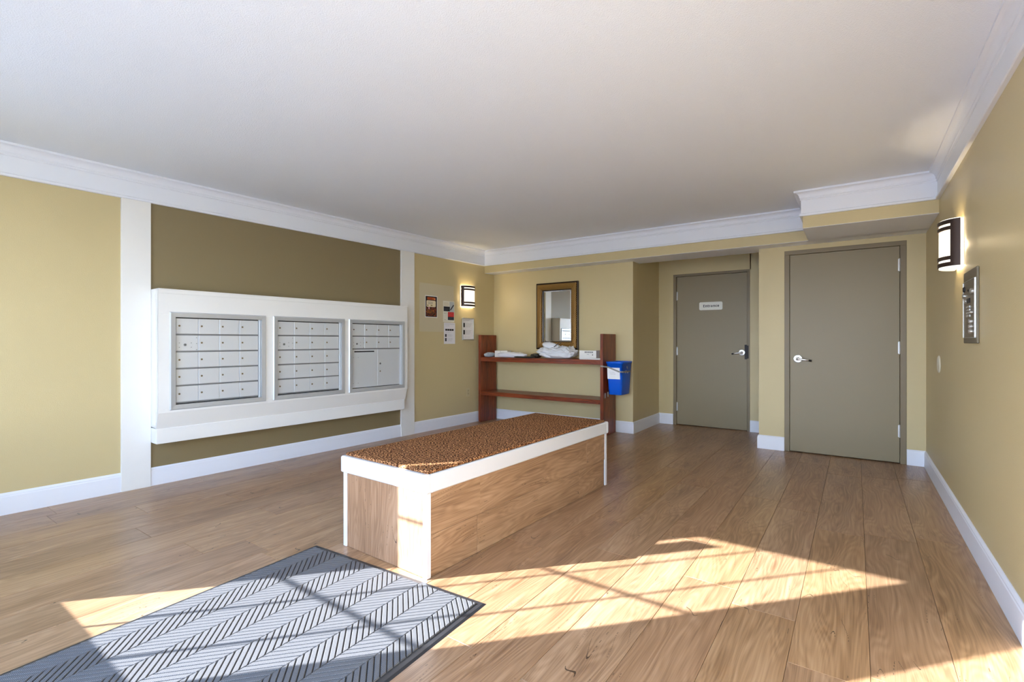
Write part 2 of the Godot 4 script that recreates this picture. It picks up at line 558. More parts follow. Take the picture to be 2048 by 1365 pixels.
# door in a wall facing +z; x0..x1 outside of the frame
func door(called: String, label: String, z: float, x0: float, x1: float, top: float, l0: float, l1: float, ltop: float, inset: float, hinge_left: bool, hys: Array) -> Node3D:
	var t := thing(called, Vector3((x0 + x1) / 2, 0, z))
	tag(t, label, "door", "", "structure")
	var c := (x0 + x1) / 2
	var st := begin()
	for q in [[x0, l0 - 0.003, 0.0005, ltop + 0.003], [l1 + 0.003, x1, 0.0005, ltop + 0.003], [x0, x1, ltop + 0.003, top]]:
		bx(st, Vector3(q[0] - c, q[2], 0.004), Vector3(q[1] - c, q[3], -0.13), 0.002)
	for q in [[l0 - 0.01, l0 + 0.014, 0.0005, ltop], [l1 - 0.014, l1 + 0.01, 0.0005, ltop], [l0, l1, ltop - 0.014, ltop + 0.01]]:
		bx(st, Vector3(q[0] - c, q[2], -inset - 0.05), Vector3(q[1] - c, q[3], -inset - 0.09))
	obj("frame", st, M.frame, t)
	st = begin()
	bx(st, Vector3(l0 - c, 0.009, -inset), Vector3(l1 - c, ltop, -inset - 0.044), 0.0015)
	var leaf := obj("leaf", st, M.door, t)
	st = begin()
	bx(st, Vector3(l0 - c - 0.02, 0.0, -inset - 0.0445), Vector3(l1 - c + 0.02, 0.006, -inset - 0.09))
	obj("threshold", st, M.dark, t)
	var hx := (l0 if hinge_left else l1) - c
	for y in hys:
		st = begin()
		lathe(st, [Vector2(0, -0.003), Vector2(0.005, -0.003), Vector2(0.0062, 0), Vector2(0.0062, 0.115), Vector2(0.005, 0.118), Vector2(0, 0.118)], Vector3(hx, y - 0.058, -inset + 0.006), Vector3.UP, 12)
		bx(st, Vector3(hx - 0.012, y - 0.055, -inset + 0.0), Vector3(hx + 0.012, y + 0.055, -inset + 0.0025))
		obj("hinge", st, M.satin, leaf)
	return t

func lever(parent: Node3D, at: Vector3, dir: float, r: float, len: float, drop: float) -> void:
	var st := begin()
	lathe(st, [Vector2(0, 0), Vector2(r, 0), Vector2(r, 0.008), Vector2(r * 0.9, 0.013), Vector2(r * 0.45, 0.015), Vector2(0.014, 0.018), Vector2(0.012, 0.05), Vector2(0, 0.052)], at, Vector3(0, 0, 1), 28)
	var h := obj("handle", st, M.chrome, parent)
	st = begin()
	st.set_smooth_group(0)
	var rings := []
	for q in [[-0.012, 0.012], [0.0, 0.0125], [0.02, 0.0115], [len * 0.5, 0.009], [len * 0.78, 0.0085]]:
		var ring := PackedVector3Array()
		for k in 12:
			var f := TAU * k / 12
			ring.append(at + Vector3(dir * q[0], -drop * maxf(q[0], 0) / len, 0.044) + Vector3(0, q[1] * cos(f), q[1] * 0.75 * sin(f) * dir))
		rings.append(ring)
	loft(st, rings, true, true)
	for e in [0, rings.size() - 1]:
		var cen := Vector3.ZERO
		for p in rings[e]: cen += p / 12.0
		for k in 12:
			var tri := [cen, rings[e][k], rings[e][(k + 1) % 12]]
			if e == 0: tri = [cen, rings[e][(k + 1) % 12], rings[e][k]]
			for p in tri:
				st.set_uv(Vector2.ZERO)
				st.add_vertex(p)
	st.generate_normals()
	obj("lever", st, M.chrome, h)
	st = begin()
	var e0 := at + Vector3(dir * len * 0.78, -drop * 0.78, 0.044)
	lathe(st, [Vector2(0, 0), Vector2(0.0088, 0), Vector2(0.0088, len * 0.2), Vector2(0.006, len * 0.22), Vector2(0, len * 0.22)], e0, Vector3(dir, -drop / len, 0), 12)
	obj("lever_tip", st, M.blackmetal, h)
	st = begin()
	lathe(st, [Vector2(0, 0), Vector2(0.005, 0), Vector2(0.005, 0.002), Vector2(0, 0.002)], at + Vector3(0, 0, 0.0515), Vector3(0, 0, 1), 12)
	obj("keyhole", st, M.blackmetal, h)

func doors() -> void:
	var t := door("door_1", "olive brown steel door with the white Entrance sign", -6.79, -2.053, -1.092, 2.058, -2.008, -1.127, 2.024, 0.012, true, [1.765, 1.01, 0.25])
	var c := (-2.053 - 1.092) / 2
	var leaf := t.get_node("leaf")
	lever(leaf, Vector3(-1.187 - c, 1.0, -0.012), -1, 0.038, 0.115, 0.018)
	var st := begin()
	bx(st, Vector3(-1.155 - c, 0.915, -0.012), Vector3(-1.128 - c, 1.1, -0.006), 0.001)
	bx(st, Vector3(-1.138 - c, 0.925, -0.008), Vector3(-1.108 - c, 1.09, 0.012), 0.003)
	obj("latch_guard", st, M.blackmetal, leaf)
	# the sign on it, a thing of its own
	var sg := thing("door_sign", Vector3(-1.5655, 1.612, -6.801))
	tag(sg, "white rounded sign reading Entrance on the far door", "sign")
	st = begin()
	var w := 0.292
	var h := 0.106
	var poly := PackedVector2Array()
	for k in [[1, 1, 0], [-1, 1, 1], [-1, -1, 2], [1, -1, 3]]:
		for i in 6:
			var f: float = PI / 2 * (k[2] + i / 5.0)
			poly.append(Vector2(k[0] * (w / 2 - 0.018) + 0.018 * cos(f), k[1] * (h / 2 - 0.018) + 0.018 * sin(f)))
	ext(st, poly, -0.003, 0.0)
	var pl := obj("plate", st, flat(Color8(226, 226, 216), 0.4), sg)
	var tm := TextMesh.new()
	tm.text = "Entrance"
	var ft := SystemFont.new()
	ft.font_names = PackedStringArray(["Droid Sans"])
	ft.font_weight = 700
	tm.font = ft
	tm.font_size = 32
	tm.pixel_size = 0.00148
	tm.depth = 0.001
	var o := MeshInstance3D.new()
	o.name = "lettering"
	o.mesh = tm
	o.material_override = flat(Color8(40, 40, 42), 0.6)
	o.position = Vector3(0.004, 0.001, 0.0034)
	sg.add_child(o)
	t = door("door_2", "large plain olive brown door beside the right wall", -5.815, -0.607, 0.389, 2.084, -0.557, 0.338, 2.037, 0.004, false, [1.86, 1.085, 0.305])
	c = (-0.607 + 0.389) / 2
	lever(t.get_node("leaf"), Vector3(-0.485 - c, 0.965, -0.004), 1, 0.041, 0.125, 0.018)

func front_windows() -> void:
	for wd in [[-3.879, -2.888, [-3.53, -3.163], "window_1", "white framed window of nine panes left of the street door"], [-1.16, 0.43, [-0.63, -0.1], "window_2", "tall white framed window of nine panes right of the street door"]]:
		var sill: float = 0.672 if wd[3] == "window_1" else 0.3
		var H: float = 1.485 if wd[3] == "window_1" else 1.95
		var t := thing(wd[3], Vector3((wd[0] + wd[1]) / 2, sill, 0.5))
		tag(t, wd[4], "window", "", "structure")
		var c: float = (wd[0] + wd[1]) / 2
		var hw: float = (wd[1] - wd[0]) / 2
		var st := begin()
		for q in [[-hw - 0.05, -hw, -0.055, H + 0.05], [hw, hw + 0.05, -0.055, H + 0.05], [-hw, hw, -0.055, 0.0], [-hw, hw, H, H + 0.05]]:
			bx(st, Vector3(q[0], q[2], -0.03), Vector3(q[1], q[3], 0.03), 0.002)
		obj("frame", st, M.white, t)
		var xs := [-hw]
		for x in wd[2]:
			st = begin()
			bx(st, Vector3(x - c - 0.007, 0, -0.006), Vector3(x - c + 0.007, H, 0.006), 0.002)
			obj("glazing_bar", st, M.white, t)
			xs.append(x - c)
		xs.append(hw)
		var ys := [0.0, 0.437, 0.936, H] if sill > 0.5 else [0.0, 0.65, 1.3, H]
		for y in [ys[1], ys[2]]:
			st = begin()
			bx(st, Vector3(-hw, y - 0.009, -0.006), Vector3(hw, y + 0.009, 0.006), 0.002)
			obj("glazing_bar", st, M.white, t)
		for i in 3:
			for j in 3:
				st = begin()
				face(st, [Vector3(xs[i], ys[j], 0), Vector3(xs[i + 1], ys[j], 0), Vector3(xs[i + 1], ys[j + 1], 0), Vector3(xs[i], ys[j + 1], 0)], Vector3(0, 0, -1))
				obj("pane", st, M.glass, t)
		if wd[3] == "window_1":
			st = begin()
			bx(st, Vector3(-3.797 - c, 1.088, -0.014), Vector3(-3.629 - c, 1.416, -0.0125), 0.0004)
			obj("notice_sheet", st, M.paper, t)
	var d := thing("door_3", Vector3(-1.86, 0, 0.5))
	tag(d, "white street door with a full height glass light", "door", "", "structure")
	var st2 := begin()
	for q in [[-0.5, -0.41, 0.0, 2.09], [0.388, 0.48, 0.0, 2.09], [-0.41, 0.388, 2.005, 2.09], [-0.41, 0.388, 0.0, 0.22]]:
		bx(st2, Vector3(q[0], q[2], -0.025), Vector3(q[1], q[3], 0.025), 0.002)
	obj("leaf", st2, M.white, d)
	st2 = begin()
	face(st2, [Vector3(-0.41, 0.22, 0), Vector3(0.388, 0.22, 0), Vector3(0.388, 2.005, 0), Vector3(-0.41, 2.005, 0)], Vector3(0, 0, -1))
	obj("pane", st2, M.glass, d)

# ---------- mailboxes ----------
func mailboxes() -> void:
	var t := thing("mailbox_housing", wl(0), LTILT)
	tag(t, "long white projecting wooden housing around the three mailbox banks", "cabinet")
	var P := 0.175
	var S0 := 1.5225
	var S1 := 4.0
	# front board with three openings
	var opens := [[1.597, 2.348], [2.412, 3.164], [3.208, 3.958]]
	var st := begin()
	var y0 := 0.586
	var y1 := 1.545
	bx(st, Vector3(P - 0.02, y0, -S0), Vector3(P, 0.62, -S1), 0.001)
	bx(st, Vector3(P - 0.02, 1.36, -S0), Vector3(P, y1, -S1), 0.001)
	var ed := [S0]
	for o in opens: ed.append_array([o[0] + 0.02, o[1] - 0.02])
	ed.append(S1)
	for i in range(0, ed.size(), 2):
		bx(st, Vector3(P - 0.02, 0.62, -ed[i]), Vector3(P, 1.36, -ed[i + 1]))
	obj("front_board", st, M.white, t)
	st = begin()
	bx(st, Vector3(0.005, 1.545, -S0), Vector3(P + 0.004, 1.556, -S1), 0.002)
	obj("top_board", st, M.white, t)
	st = begin()
	bx(st, Vector3(P, 1.519, -S0), Vector3(P + 0.004, 1.545, -S1), 0.0012)
	obj("cap_strip", st, M.white, t)
	for sx in [S0, S1]:
		st = begin()
		var g := 0.012 if sx == S0 else -0.012
		ext(st, PackedVector2Array([Vector2(0.005, 0.47), Vector2(0.13, 0.47), Vector2(P - 0.001, y0), Vector2(P - 0.001, 1.545), Vector2(0.005, 1.545)]), sx, sx + g)
		if sx == S0:
			bx(st, Vector3(0.06, 0.49, -S0), Vector3(0.115, 1.545, -S0 + 0.004), 0.001)
		obj("end_board", st, M.white, t)
	st = begin()
	ext(st, PackedVector2Array([Vector2(P, y0), Vector2(P - 0.012, y0), Vector2(0.118, 0.466), Vector2(0.134, 0.462)]), S0, S1)
	obj("sloping_board", st, M.white, t)
	st = begin()
	bx(st, Vector3(0.005, 0.345, -S0), Vector3(0.14, 0.463, -S1 + 0.01), 0.003)
	obj("bottom_rail", st, M.white, t)
	var labels := ["left bank of silver mailboxes, nineteen small doors, nearest the camera", "middle bank of silver mailboxes, nineteen small doors, faint numbers", "right bank of silver mailboxes with the black outgoing mail slot"]
	for i in 3:
		var u := mail_unit(i, opens[i][0], opens[i][1], P)
		tag(u, labels[i], "mailbox", "mailbox banks in the white housing")

func lock(parent: Node3D, at: Vector3, r := 0.0075, m: Material = null) -> void:
	var st := begin()
	lathe(st, [Vector2(0, 0), Vector2(r, 0), Vector2(r, 0.003), Vector2(r * 0.8, 0.0045), Vector2(0, 0.0045)], at, Vector3(1, 0, 0), 14)
	var l := obj("lock", st, m if m else M.brass, parent)
	st = begin()
	bx(st, at + Vector3(0.004, -r * 0.5, -r * 0.12), at + Vector3(0.0052, r * 0.5, r * 0.12))
	obj("keyway", st, M.dark, l)

func mail_unit(idx: int, a: float, b: float, P: float) -> Node3D:
	var c := (a + b) / 2
	var t := thing("mailbox_unit", wl(c), LTILT)
	var hw := (b - a) / 2
	var y0 := 0.603
	var y1 := 1.378
	var F := 0.041
	# bevelled picture-frame trim, mitred: four lengths in one frame
	var st := begin()
	for q in 4:
		# local (n) profile: outer low edge to inner
		var A: Array
		var oy := [y0, y1]
		var corners := [Vector2(-hw, y0), Vector2(hw, y0), Vector2(hw, y1), Vector2(-hw, y1)]
		var inn := [Vector2(-hw + F, y0 + F), Vector2(hw - F, y0 + F), Vector2(hw - F, y1 - F), Vector2(-hw + F, y1 - F)]
		var mid := [Vector2(-hw + 0.008, y0 + 0.008), Vector2(hw - 0.008, y0 + 0.008), Vector2(hw - 0.008, y1 - 0.008), Vector2(-hw + 0.008, y1 - 0.008)]
		var k := (q + 1) % 4
		var cen := Vector3(P, (y0 + y1) / 2, 0)
		var L := func(v: Vector2, n: float) -> Vector3: return Vector3(n, v.y, -v.x)
		face(st, [L.call(corners[q], P + 0.0004), L.call(corners[k], P + 0.0004), L.call(mid[k], P + 0.011), L.call(mid[q], P + 0.011)], Vector3(0.6, 0, 0) - (cen - L.call((corners[q] + corners[k]) / 2, P)).normalized())
		face(st, [L.call(mid[q], P + 0.011), L.call(mid[k], P + 0.011), L.call(inn[k], P + 0.008), L.call(inn[q], P + 0.008)], Vector3(1, 0, 0))
		face(st, [L.call(inn[q], P + 0.008), L.call(inn[k], P + 0.008), L.call(inn[k], P - 0.03), L.call(inn[q], P - 0.03)], cen - L.call((inn[q] + inn[k]) / 2, P))
	obj("trim_frame", st, M.alu2, t)
	var N := P - 0.015        # door face
	st = begin()
	bx(st, Vector3(0.03, y0 + 0.024, hw - 0.026), Vector3(N - 0.012, y1 - 0.024, -hw + 0.026))
	obj("body", st, M.dark, t)
	var x0 := -hw + F + 0.008
	var x1 := hw - F - 0.02
	var dy0 := y0 + F + 0.006
	var dy1 := y1 - F - 0.008
	# right-hand guide rails
	for q in [[x1 + 0.004, x1 + 0.009], [x1 + 0.012, x1 + 0.016]]:
		st = begin()
		bx(st, Vector3(N - 0.012, y0 + F, -q[0]), Vector3(N + 0.004, y1 - F, -q[1]), 0.001)
		obj("guide_rail", st, M.alu, t)
	var cw := (x1 - x0) / 4.0
	var rh := (dy1 - dy0) / 5.0
	for r in 5:
		var ya := dy1 - rh * (r + 1)
		if idx == 2 and r > 1: break
		for k in 4:
			var xa := x0 + cw * k
			st = begin()
			if r == 1 and k == 0:
				bx(st, Vector3(N - 0.012, ya + 0.012, -xa - 0.0008), Vector3(N - 0.002, ya + rh, -xa - cw + 0.0008), 0.0008)
				var pnl := obj("master_panel", st, M.alu, t)
				lock(pnl, Vector3(N - 0.002, ya + 0.06, -xa - cw * 0.4), 0.0105, M.aludark)
				for q in [[0.15, 0.075], [0.15, 0.04], [0.68, 0.075], [0.68, 0.04], [0.92, 0.118], [0.92, 0.07], [0.92, 0.02]]:
					st = begin()
					lathe(st, [Vector2(0.0032, 0), Vector2(0.0032, 0.0015), Vector2(0, 0.0025)], Vector3(N - 0.002, ya + q[1], -xa - cw * q[0]), Vector3(1, 0, 0), 8)
					obj("rivet", st, M.aludark, pnl)
				continue
			bx(st, Vector3(N - 0.012, ya + 0.012, -xa - 0.0014), Vector3(N, ya + rh, -xa - cw + 0.0014), 0.0014)
			var dr := obj("mail_door", st, M.alu, t)
			lock(dr, Vector3(N, ya + rh * 0.56, -xa - 0.024))
		st = begin()
		bx(st, Vector3(N - 0.014, ya + 0.0012, -x0), Vector3(N - 0.001, ya + 0.0112, -x1), 0.001)
		obj("cross_rail", st, M.aludark, t)
	if idx == 2:
		var yt := dy1 - rh * 2
		var xm := x0 + (x1 - x0) * 0.515
		st = begin()
		bx(st, Vector3(N - 0.012, dy0, -x0), Vector3(N, yt, -xm + 0.001), 0.001)
		var og := obj("outgoing_mail_door", st, M.alu, t)
		st = begin()
		bx(st, Vector3(N - 0.002, yt - 0.03, -x0 - 0.03), Vector3(N + 0.0006, yt - 0.017, -xm + 0.045))
		obj("mail_slot", st, M.dark, og)
		for q in [[0.02, 0.085], [0.08, 0.085], [0.02, 0.36], [0.08, 0.36]]:
			st = begin()
			lathe(st, [Vector2(0.003, 0), Vector2(0.003, 0.001), Vector2(0, 0.002)], Vector3(N, yt - q[1], -x0 - q[0]), Vector3(1, 0, 0), 8)
			obj("rivet", st, M.aludark, og)
		st = begin()
		bx(st, Vector3(N - 0.012, dy0, -xm - 0.001), Vector3(N, yt, -x1), 0.001)
		var pd := obj("parcel_door", st, M.alu, t)
		lock(pd, Vector3(N, yt - 0.16, -xm - 0.035), 0.011, M.aludark)
		lock(pd, Vector3(N, yt - 0.245, -xm - 0.035), 0.0085)
	return t

# ---------- things on the left wall ----------
func sheet(called: String, label: String, s: float, y: float, w: float, h: float, tex: Texture2D, n := 0.0) -> void:
	var st := begin()
	bx(st, Vector3(0, -h / 2, w / 2), Vector3(0.0012, h / 2, -w / 2), 0.0003)
	var t := thing(called, wl(s, y, n), LTILT)
	tag(t, label, "notice")
	obj("paper", st, M.paper, t)
	var m := flat(Color.WHITE, 0.75)
	m.albedo_texture = tex
	st = begin()
	var q := [Vector3(0.0016, -h / 2, w / 2), Vector3(0.0016, h / 2, w / 2), Vector3(0.0016, h / 2, -w / 2), Vector3(0.0016, -h / 2, -w / 2)]
	var uv := [Vector2(0, 1), Vector2(0, 0), Vector2(1, 0), Vector2(1, 1)]
	for j in [0, 1, 2, 0, 2, 3]:
		st.set_normal(Vector3(1, 0, 0))
		st.set_uv(uv[j])
		st.add_vertex(q[j])
	obj("print", st, m, t)

func blank(w: int, h: int, c: Color) -> Image:
	var im := Image.create(w, h, false, Image.FORMAT_RGB8)
	im.fill(c)
	return im

func lines(im: Image, x: int, y: int, w: int, n: int, step: int, c: Color, sd: int) -> void:
	var r := RandomNumberGenerator.new()
	r.seed = sd
	for i in n:
		var xx := x
		var end := x + int(w * r.randf_range(0.6, 1.0))
		while xx < end:
			var k := r.randi_range(4, 11)
			im.fill_rect(Rect2i(xx, y + i * step, mini(k, end - xx), 2), c)
			xx += k + 3

func lamp_sconce(label: String, at: Vector3, turn: float) -> void:
	# curved half-drum wall light: white glass body in a bronze strap frame; local x is off the wall
	var t := thing("wall_sconce", at, turn)
	tag(t, label, "wall light", "bronze and white glass wall lights")
	var W := 0.125
	var D := 0.088
	var H := 0.285
	var arc := func(f: float, grow: float) -> Vector2:   # f -1..1
		var a := f * PI / 2
		return Vector2(0.012 + (D + grow) * cos(a), (W + grow) * sin(a))
	var st := begin()
	bx(st, Vector3(0, 0.004, W + 0.004), Vector3(0.01, H - 0.004, -W - 0.004), 0.002)
	obj("backplate", st, M.lamp, t)
	st = begin()
	var n := 28
	for i in n:
		var p: Vector2 = arc.call(-1.0 + 2.0 * i / n, 0)
		var q: Vector2 = arc.call(-1.0 + 2.0 * (i + 1) / n, 0)
		var o := Vector3(p.x - 0.012, 0, p.y)
		face(st, [Vector3(p.x, -0.006, p.y), Vector3(q.x, -0.006, q.y), Vector3(q.x, H + 0.003, q.y), Vector3(p.x, H + 0.003, p.y)], Vector3((p.x + q.x) / 2 - 0.012, 0, (p.y + q.y) / 2 * 0.5))
		face(st, [Vector3(0.012, -0.006, 0), Vector3(p.x, -0.006, p.y), Vector3(q.x, -0.006, q.y)], Vector3(0, -1, 0))
		face(st, [Vector3(0.012, H + 0.003, 0), Vector3(p.x, H + 0.003, p.y), Vector3(q.x, H + 0.003, q.y)], Vector3(0, 1, 0))
	obj("glass_shade", st, M.lamp, t)
	var band := func(y0: float, y1: float, f0: float, f1: float) -> void:
		var s := begin()
		var m := 24
		for i in m:
			var fa := lerpf(f0, f1, float(i) / m)
			var fb := lerpf(f0, f1, float(i + 1) / m)
			var a: Vector2 = arc.call(fa, 0.001)
			var b: Vector2 = arc.call(fb, 0.001)
			var c: Vector2 = arc.call(fa, 0.006)
			var d: Vector2 = arc.call(fb, 0.006)
			var out := Vector3((c.x + d.x) / 2 - 0.012, 0, (c.y + d.y) / 2)
			face(s, [Vector3(c.x, y0, c.y), Vector3(d.x, y0, d.y), Vector3(d.x, y1, d.y), Vector3(c.x, y1, c.y)], out)
			face(s, [Vector3(a.x, y0, a.y), Vector3(b.x, y0, b.y), Vector3(d.x, y0, d.y), Vector3(c.x, y0, c.y)], Vector3.DOWN)
			face(s, [Vector3(a.x, y1, a.y), Vector3(b.x, y1, b.y), Vector3(d.x, y1, d.y), Vector3(c.x, y1, c.y)], Vector3.UP)
			if i == 0: face(s, [Vector3(a.x, y0, a.y), Vector3(c.x, y0, c.y), Vector3(c.x, y1, c.y), Vector3(a.x, y1, a.y)], Vector3(a.x - b.x, 0, a.y - b.y))
			if i == m - 1: face(s, [Vector3(b.x, y0, b.y), Vector3(d.x, y0, d.y), Vector3(d.x, y1, d.y), Vector3(b.x, y1, b.y)], Vector3(b.x - a.x, 0, b.y - a.y))
		obj("strap", s, M.bronze, t)
	band.call(0.002, 0.026, -0.97, 0.97)
	band.call(0.041, 0.063, -0.97, 0.97)
	band.call(H - 0.063, H - 0.041, -0.97, 0.97)
	band.call(H - 0.026, H - 0.002, -0.97, 0.97)
	band.call(0.004, H - 0.004, -0.97, -0.66)
	band.call(0.004, H - 0.004, 0.66, 0.97)
	var l := OmniLight3D.new()
	l.name = "lamp_light"
	l.position = Vector3(0.05, H / 2, 0)
	l.light_color = Color(1.0, 0.9, 0.72)
	l.light_energy = 0.04
	l.omni_range = 12.0
	l.omni_attenuation = 2.0
	l.light_size = 0.03
	l.shadow_enabled = true
	t.add_child(l)

func left_wall_things() -> void:
	# flyer: dark festive print with a cream speech cloud
	var im := blank(168, 224, Color8(236, 234, 230))
	im.fill_rect(Rect2i(6, 8, 156, 208), Color8(34, 22, 22))
	var r := RandomNumberGenerator.new()
	r.seed = 3
	for i in 420:
		var c: Color = [Color8(120, 36, 22), Color8(168, 60, 26), Color8(60, 20, 18), Color8(190, 90, 40), Color8(90, 60, 20)][r.randi_range(0, 4)]
		im.fill_rect(Rect2i(r.randi_range(10, 150), r.randi_range(118, 206), r.randi_range(2, 8), r.randi_range(2, 6)), c)
	im.fill_rect(Rect2i(30, 18, 96, 24), Color8(196, 92, 30))
	im.fill_rect(Rect2i(40, 24, 60, 10), Color8(150, 50, 20))
	im.fill_rect(Rect2i(124, 22, 18, 22), Color8(220, 130, 90))
	im.fill_rect(Rect2i(18, 54, 128, 58), Color8(232, 216, 178))
	im.fill_rect(Rect2i(24, 50, 110, 66), Color8(232, 216, 178))
	lines(im, 36, 62, 80, 5, 6, Color8(58, 52, 84), 4)
	im.fill_rect(Rect2i(26, 96, 18, 8), Color8(112, 92, 40))
	im.fill_rect(Rect2i(76, 96, 24, 9), Color8(128, 108, 50))
	im.fill_rect(Rect2i(44, 116, 16, 24), Color8(226, 168, 170))
	lines(im, 24, 150, 110, 4, 9, Color8(214, 150, 60), 6)
	sheet("event_flyer", "dark red and orange flyer with a cream text cloud", 4.546, 1.59, 0.212, 0.282, ImageTexture.create_from_image(im), 0.0012)
	im = blank(168, 224, Color8(226, 222, 206))
	im.fill_rect(Rect2i(96, 6, 66, 110), Color8(186, 192, 192))
	lines(im, 14, 18, 76, 5, 8, Color8(190, 168, 120), 8)
	im.fill_rect(Rect2i(8, 60, 92, 50), Color8(34, 36, 44))
	lines(im, 16, 82, 70, 3, 8, Color8(96, 98, 108), 9)
	for i in 46:                                             # a dark tool shape slanting across the grey photograph
		im.fill_rect(Rect2i(104 + i, 88 - int(i * 1.15), 12, 9), Color8(56, 52, 62))
	im.fill_rect(Rect2i(70, 116, 92, 52), Color8(204, 48, 50))
	lines(im, 78, 130, 74, 3, 10, Color8(228, 110, 104), 10)
	im.fill_rect(Rect2i(70, 168, 92, 34), Color8(44, 52, 66))
	lines(im, 80, 178, 60, 2, 9, Color8(84, 96, 112), 11)
	lines(im, 14, 126, 46, 2, 7, Color8(120, 130, 120), 12)
	lines(im, 16, 198, 44, 2, 6, Color8(150, 150, 146), 13)
	sheet("service_flyer", "cream flyer with black, red and navy colour blocks", 4.864, 1.541, 0.212, 0.28, ImageTexture.create_from_image(im), 0.0012)
	im = blank(168, 224, Color8(228, 226, 230))
	lines(im, 12, 14, 146, 1, 6, Color8(70, 70, 76), 14)
	lines(im, 20, 32, 80, 1, 6, Color8(110, 110, 120), 15)
	for i in 4: im.fill_rect(Rect2i(20 + i * 32, 66, 29, 19), Color8(28, 28, 32))
	lines(im, 20, 94, 120, 3, 6, Color8(176, 176, 182), 16)
	im.fill_rect(Rect2i(16, 120, 24, 30), Color8(48, 50, 54))
	im.fill_rect(Rect2i(16, 162, 24, 34), Color8(48, 50, 54))
	lines(im, 52, 122, 92, 4, 7, Color8(168, 168, 174), 17)
	lines(im, 52, 164, 92, 5, 7, Color8(168, 168, 174), 18)
	sheet("printed_notice", "white notice with black blocks below the colour flyer", 4.88, 1.251, 0.212, 0.283, ImageTexture.create_from_image(im))
	# framed notice
	var t := thing("framed_notice", wl(5.238, 1.316), LTILT)
	tag(t, "silver framed white notice under the left wall light", "picture frame")
	var st := begin()
	var w := 0.118
	var h := 0.154
	for q in [[-w, w, h - 0.014, h], [-w, w, -h, -h + 0.014], [-w, -w + 0.014, -h + 0.014, h - 0.014], [w - 0.014, w, -h + 0.014, h - 0.014]]:
		bx(st, Vector3(0, q[2], -q[0]), Vector3(0.018, q[3], -q[1]), 0.002)
	obj("frame", st, M.satin, t)
	im = blank(168, 224, Color8(232, 230, 230))
	lines(im, 20, 12, 110, 2, 7, Color8(110, 110, 116), 20)
	im.fill_rect(Rect2i(6, 48, 28, 46), Color8(40, 40, 46))
	im.fill_rect(Rect2i(6, 124, 28, 48), Color8(40, 40, 46))
	lines(im, 46, 52, 100, 6, 8, Color8(150, 150, 158), 21)
	lines(im, 46, 128, 100, 6, 8, Color8(150, 150, 158), 22)
	lines(im, 30, 196, 100, 2, 8, Color8(180, 180, 186), 23)
	var m := flat(Color.WHITE, 0.5)
	m.albedo_texture = ImageTexture.create_from_image(im)
	st = begin()
	var q2 := [Vector3(0.01, -h + 0.01, w - 0.01), Vector3(0.01, h - 0.01, w - 0.01), Vector3(0.01, h - 0.01, -w + 0.01), Vector3(0.01, -h + 0.01, -w + 0.01)]
	var uv := [Vector2(0, 1), Vector2(0, 0), Vector2(1, 0), Vector2(1, 1)]
	for j in [0, 1, 2, 0, 2, 3]:
		st.set_normal(Vector3(1, 0, 0))
		st.set_uv(uv[j])
		st.add_vertex(q2[j])
	obj("sheet", st, m, t)
	st = begin()
	bx(st, Vector3(0.0, -h + 0.005, w - 0.005), Vector3(0.0095, h - 0.005, -w + 0.005))
	obj("backing", st, M.card, t)
	lamp_sconce("lit wall light with bronze straps above the framed notice", wl(5.215, 1.625), LTILT)
	# outlet
	t = thing("wall_outlet", wl(5.245, 0.432), LTILT)
	tag(t, "ivory double electrical outlet low on the left wall", "outlet")
	st = begin()
	bx(st, Vector3(0, -0.058, 0.036), Vector3(0.006, 0.058, -0.036), 0.003)
	obj("cover_plate", st, flat(Color8(206, 192, 150), 0.4), t)
	for y in [-0.02, 0.02]:
		st = begin()
		bx(st, Vector3(0.005, y - 0.015, 0.016), Vector3(0.0085, y + 0.015, -0.016), 0.003)
		var so := obj("socket", st, flat(Color8(196, 182, 140), 0.4), t)
		st = begin()
		bx(st, Vector3(0.0082, y - 0.004, 0.008), Vector3(0.0088, y + 0.008, 0.006))
		bx(st, Vector3(0.0082, y - 0.004, -0.006), Vector3(0.0088, y + 0.008, -0.008))
		obj("slot", st, M.dark, so)

